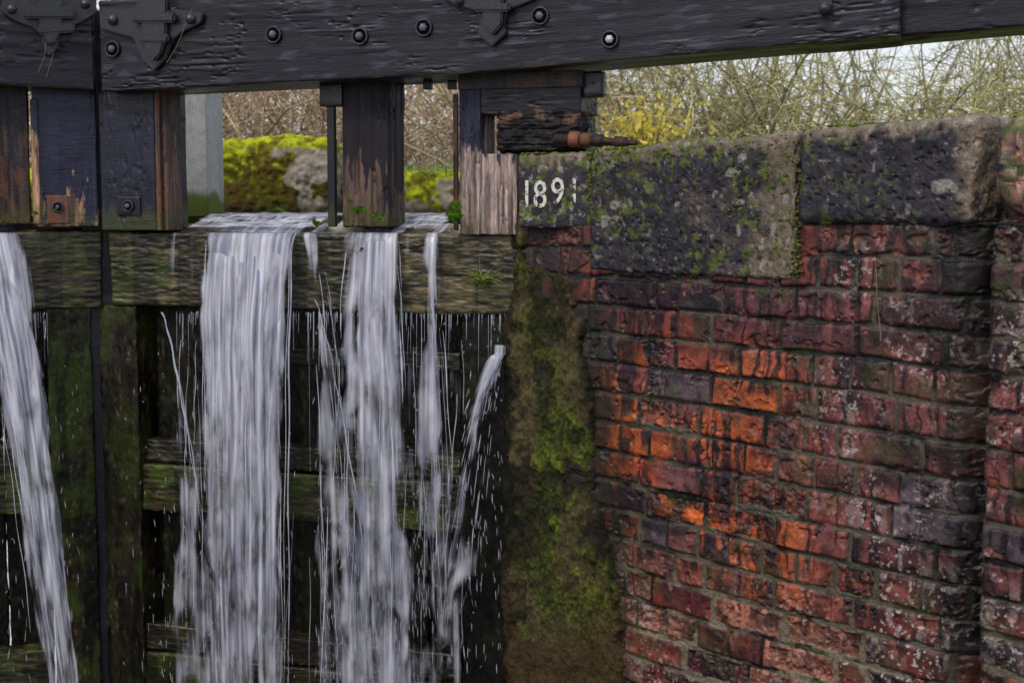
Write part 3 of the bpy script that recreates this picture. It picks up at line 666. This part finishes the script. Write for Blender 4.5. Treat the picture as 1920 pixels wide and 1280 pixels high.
tr=N(nt,'ShaderNodeBsdfTransparent');mx=N(nt,'ShaderNodeMixShader');mx.inputs[0].default_value=.36
nt.links.new(tr.outputs[0],mx.inputs[1]);nt.links.new(b.outputs[0],mx.inputs[2]);nt.links.new(mx.outputs[0],nt.nodes['Material Output'].inputs['Surface'])
for a in [(G,(388,556),436,(382,540),1300,.38,18,.0018,1,1),(G,(655,755),437,(600,800),1300,.30,22,.0018,1,2),(G,(800,822),437,(765,860),1300,.28,10,.0016,1,3),
          (G,(578,600),437,(600,690),1300,.24,8,.0018,1,4),(G2,(-60,42),436,(80,152),1300,.72,14,.0022,1,5),
          (G,(388,392),436,(350,400),1300,.2,4,.002,1,6),(G,(552,557),436,(528,548),1290,.34,2,.0036,0,7),(G,(590,594),560,(720,740),1300,.2,1,.003,0,8),
          (G,(300,306),585,(370,380),1000,.12,2,.0026,0,9),(G,(805,815),437,(800,812),900,.25,2,.003,0,10),(G,(868,876),600,(820,830),1290,.15,3,.0018,1,11),
          (G2,(-40,30),700,(0,10),1300,.4,5,.002,1,12),(G,(330,390),600,(330,400),1300,.14,18,.0015,1,13),(G,(590,870),600,(590,880),1300,.12,36,.0014,1,14)]:
    P,R=strand(*a);tubes('water_strand',P,R,MS,6,None,fall)
P=[];R=[]
for i in range(110):
    lr=rng;sa,za=G.px(945+lr.normal(0,4),665+lr.normal(0,5),0);va=-lr.uniform(.15,.60);vd=lr.uniform(.05,.3);up=lr.uniform(-.7,.12)
    t0=lr.uniform(0,.34);t=np.linspace(t0,t0+lr.uniform(.010,.04),8)
    s=sa+va*t;z=za+up*t-4.9*t*t;d=vd*t+.01
    P.append(G.P(np.stack([s,d,z],1)));R.append(.0012*lr.uniform(.4,1.3)*np.sin(np.linspace(.08,.95,8)*math.pi))
tubes('water_spray',np.array(P),np.array(R),MS,5,None,fall)
P=[];R=[]
reg=[(590,860,600,1290,420),(300,560,600,1290,200),(380,540,900,1290,140),(860,940,600,1250,110),(0,150,600,1290,80),(230,330,600,1290,40),(600,800,900,1290,260)]
for x0,x1,y0,y1,n in reg:
    for i in range(n):
        x=rng.uniform(x0,x1);y=y0+(y1-y0)*rng.random()**.75;F=G if x>185 else G2
        dd=rng.uniform(0,.12);s,z=F.px(x,y,dd);L_=rng.uniform(.005,.035)*(.4+(y-500)/800)
        t=np.linspace(0,1,6);P.append(F.P(np.stack([s+0*t+rng.normal(0,.003)*t,dd+0*t,z-L_*t],1)));R.append(rng.uniform(.0004,.0015)*np.sin(np.linspace(.1,.92,6)*math.pi))
tubes('water_drops',np.array(P),np.array(R),MS,5,None,fall)
P=[];R=[]
for i in range(190):
    x=rng.uniform(330,960) if i<160 else rng.uniform(0,90);F=G if x>185 else G2
    s,z=F.px(x,583+rng.uniform(0,6),-.004);L_=rng.exponential(.06)+.008;t=np.linspace(0,1,8)
    P.append(F.P(np.stack([s+0*t,-.004+.004*t,z-L_*t],1)));R.append(rng.uniform(.0004,.0013)*(1-.5*t)*(.4+1.2*vn(t*9+i,0*t,0*t,4)))
tubes('water_drips',np.array(P),np.array(R),MS,5,None,fall)
# ---------------------------------------------------------------- plants
def weed(F,x,y,d,r,n,col,name='weed'):
    s,z=F.px(x,y,d);C=F.P(np.array([s,d,z]));V=[];Q=[];Cc=[]
    for i in range(n):
        a=rng.uniform(0,2*math.pi);el=rng.uniform(.1,1.1);dr=norm(np.array([math.cos(a)*math.cos(el),-abs(math.sin(a))*math.cos(el)*.8,math.sin(el)]))
        L_=r*rng.uniform(.5,1.1);sd=norm(np.cross(dr,[.2,.3,1]));w=L_*rng.uniform(.28,.42)
        base=C+rng.normal(0,r*.15,3);k=len(V)
        p=[base,base+dr*L_*.45,base+dr*L_*.75+[0,0,-L_*.05],base+dr*L_+[0,0,-L_*.2]]
        V+= [p[0]-sd*w*.06,p[0]+sd*w*.06,p[1]-sd*w*.5,p[1]+sd*w*.5,p[2]-sd*w*.55,p[2]+sd*w*.55,p[3]-sd*w*.1,p[3]+sd*w*.1]
        Q+=[(k,k+1,k+3,k+2),(k+2,k+3,k+5,k+4),(k+4,k+5,k+7,k+6)]
        Cc+=[np.array(col)*rng.uniform(.5,1.3)]*8
    V=np.array(V);return mk(name,V,Q,M_leaf,np.array(Cc),V)
GC=(.14,.36,.03)
for F,x,y,d,r,n in [(G2,68,402,.05,.024,11),(G2,102,398,.05,.014,7),(G,528,398,-.15,.022,10),(G,592,424,-.03,.030,14),(G,850,412,.05,.046,24),(G,856,392,.05,.03,14),(G,710,410,.03,.034,16),(G,672,400,.03,.034,18),(G,655,380,.02,.02,10),
      (G,676,474,.03,.028,9),(G2,150,800,.02,.02,8),(G2,146,862,.02,.018,7),(G,818,806,-.02,.034,12),(G,968,876,.03,.012,4),(FW,1550,424,.03,.03,14),(FW,1474,612,.02,.02,9),(FW,1328,598,.02,.01,4),(FW,1434,760,.03,.010,3),(G,108,424,.0,.012,5),(FW,1520,690,.03,.01,4)]:
    weed(F,x,y,d,r,n,GC if F is not FW else (.08,.12,.03))
def grass(name,C,H,col,lean=.5,w=.0018,M=M_leaf):
    n=len(C);D=norm(np.stack([rng.normal(0,lean,n),rng.normal(0,lean,n),np.ones(n)],1))
    P=grow(C,D,H,6,.12,.12);R=w*np.linspace(1,.15,6)[None]*np.ones((n,1))
    return tubes(name,P,R,M,3,col)
s,z=G.px(903,525,.02);C=G.P(np.array([s,.02,z]))+rng.normal(0,.006,(60,3));
col=mix((.14,.34,.03),(.55,.46,.14),(rng.random(60)>.6)*1.)
grass('grass_tuft',C,rng.uniform(.03,.085,60),col,1.2,.0016)
n=2600;x=rng.uniform(-1.2,.9,n);y=7.3+rng.uniform(0,.5,n);C=np.stack([x,y,np.full(n,zz2-.02)],1)
grass('grass',C,rng.uniform(.02,.09,n),mix((.14,.32,.03),(.40,.46,.10),rng.random(n)),.5,.003)
for F,x,y,L_,dr in [(FW,1640,480,.2,(.03,-.02,-1.)),(G,312,118,.19,(.6,-.25,.8)),(G,300,40,.08,(.5,-.4,.5)),(G2,72,136,.10,(.35,-.1,.9)),(G2,100,100,.08,(-.2,-.1,-1.))]:
    dd=.03 if F is FW else .125
    s,z=F.px(x,y,dd);C=F.P(np.array([[s,dd,z]]));P=grow(C,np.array([dr]),np.array([L_]),10,.05,.02);tubes('dry_stem',P,np.full((1,10),.0007),M_twig,4,np.array([(.30,.21,.12)]))
n=1500;s=rng.uniform(.1,2.2,n);d=-rng.uniform(.36,.9,n);C=FW.P(np.stack([s,d,np.full(n,.12)],1));grass('grass.001',C,rng.uniform(.03,.10,n),mix((.10,.22,.03),(.3,.36,.10),rng.random(n)),.5,.002)
# ---------------------------------------------------------------- background shrubs
def thicket(name,x0,x1,y0,y1,nsh,hmin,hmax,ca,cb,r0,sub=1.):
    e=empty(name)
    n0=nsh*9;bx=np.repeat(rng.uniform(x0,x1,nsh),9);by=np.repeat(rng.uniform(y0,y1,nsh),9)
    S=np.stack([bx+rng.normal(0,.12,n0),by+rng.normal(0,.12,n0),np.full(n0,.1)],1)
    D=np.stack([rng.normal(0,.55,n0),rng.normal(0,.55,n0),np.ones(n0)],1);H=rng.uniform(hmin,hmax,n0)
    P0=grow(S,D,H,9,.16,.03);R0=r0*np.linspace(1,.3,9)[None]*rng.uniform(.6,1.2,(n0,1))
    lev=[(P0,R0)];par=P0
    for lv,(k,l,w,dr,rr) in enumerate([(6,.55,.25,.05,.45),(5,.32,.30,.06,.28)]):
        M=len(par);idx=np.repeat(np.arange(M),k);j=rng.integers(1,par.shape[1]-1,len(idx))
        st=par[idx,j];tg=norm(par[idx,j+1]-par[idx,j]);dd=norm(tg*.6+rng.normal(0,.75,tg.shape))
        Ln=l*rng.uniform(.4,1.5,len(idx))*(hmax/2.2)**.5
        p=grow(st,dd,Ln,7,w,dr);R=r0*rr*np.linspace(1,.35,7)[None]*rng.uniform(.6,1.3,(len(idx),1));lev.append((p,R));par=p
    for p,R in lev:
        c=mix(ca,cb,rng.random(len(p)));c=c*rng.uniform(.4,1.35,(len(p),1))
        tubes('branches',p,R,M_twig,3,c,e)
    return e,par
e1,t1=thicket('hawthorn_thicket',.6,6.5,9.0,13.0,34,1.0,1.9,(.30,.27,.18),(.62,.58,.26),.013)
e2,t2=thicket('hawthorn_thicket.001',-6,.6,10.0,14.0,34,1.0,2.2,(.36,.25,.18),(.62,.50,.32),.013)
def tipleaves(par,frac,size,ca,cb,e,cond=None):
    P=par[:,rng.integers(2,7)];m=rng.random(len(P))<frac
    if cond is not None: m&=cond(P)
    P=P[m];P=P+rng.normal(0,.03,P.shape);leaves('leaves',P,size,M_leaf,mix(ca,cb,rng.random(len(P))),e)
tipleaves(t1,.20,.018,(.35,.34,.10),(.6,.55,.16),e1)
tipleaves(t2,.30,.020,(.50,.16,.10),(.62,.46,.22),e2)
P=rng.normal(0,1,(420,3))*[.15,.25,.09]+[.86,9.2,.50];P=P[P[:,2]>.1];eb=empty('yellow_bush')
leaves('leaves',P,.026,M_leaf,mix((.62,.48,.05),(.78,.68,.16),rng.random(len(P))),eb)
S=np.tile([.86,9.2,.1],(40,1))+rng.normal(0,.04,(40,3));tubes('branches',grow(S,rng.normal(0,.4,(40,3))+[0,0,1],rng.uniform(.3,.6,40),7,.15,0),np.tile(np.linspace(.006,.002,7),(40,1)),M_twig,3,solid((.2,.14,.06),40),eb)
n=42000;x=rng.uniform(-22,26,n);y=rng.uniform(19,27,n);hh=.5+1.5*vn(x*.35,y*.2,0*x,900)+.8*vn(x*1.3,y*.5,0*x,901);hh=hh*np.where(x>1.,.78,1.25)
z=.1+hh*rng.random(n)**.8;dn=fbm(x*.9,y*.9,z*1.1,3,903);k=dn>.46;P=np.stack([x,y,z],1)[k]
tc=mix((.40,.36,.24),(.62,.56,.40),rng.random(len(P)));tc=mix(tc,(.58,.36,.28),ss(-P[:,0],-.5,2.)*.6*rng.random(len(P)));tc=tc*(.65+.7*vn(P[:,0]*1.5,P[:,1],P[:,2]*2,905))[:,None]
et=empty('tree_line');leaves('foliage',P,.085,M_twig,tc,et,.5)
n=70;S=np.stack([rng.uniform(-22,26,n),rng.uniform(20,27,n),np.full(n,.1)],1);tubes('trunks',grow(S,rng.normal(0,.12,(n,3))+[0,0,1],rng.uniform(2.,4.5,n),9,.07,0),np.tile(np.linspace(.07,.015,9),(n,1)),M_twig,6,solid((.26,.23,.19),n),et)
# ---------------------------------------------------------------- world, sun, camera
EL=math.radians(48);AZ=math.radians(215)
w=bpy.data.worlds.new("World");scene.world=w;w.use_nodes=True;nt=w.node_tree
sky=N(nt,'ShaderNodeTexSky');sky.sky_type='NISHITA';sky.sun_disc=False;sky.sun_elevation=EL;sky.sun_rotation=AZ;sky.dust_density=3.;sky.air_density=1.
mxc=N(nt,'ShaderNodeMix',data_type='RGBA');mxc.inputs[0].default_value=.55
ci=[i for i in mxc.inputs if i.type=='RGBA'];co__=[o for o in mxc.outputs if o.type=='RGBA'][0]
nt.links.new(sky.outputs[0],ci[0]);ci[1].default_value=(7.8,7.9,8.4,1)
bg=nt.nodes['Background'];bg.inputs['Strength'].default_value=.15;nt.links.new(co__,bg.inputs['Color'])
sd=bpy.data.lights.new('sun','SUN');sd.energy=1.5;sd.angle=math.radians(12);sd.color=(1,.96,.9);so=bpy.data.objects.new('sun',sd);scene.collection.objects.link(so)
dirv=Vector((math.sin(AZ)*math.cos(EL),math.cos(AZ)*math.cos(EL),math.sin(EL)))
so.rotation_euler=dirv.to_track_quat('Z','Y').to_euler()
cd=bpy.data.cameras.new('camera');cd.lens=50*(FPX/2667);cd.sensor_width=36;cd.clip_end=600;cd.clip_start=.05
cd.dof.use_dof=True;cd.dof.focus_distance=3.95;cd.dof.aperture_fstop=7
co_=bpy.data.objects.new('camera',cd);scene.collection.objects.link(co_);co_.location=(0,0,0);co_.rotation_euler=(math.radians(90)-TH,0,0);scene.camera=co_
scene.view_settings.view_transform='Standard';scene.view_settings.look='None';scene.view_settings.exposure=0
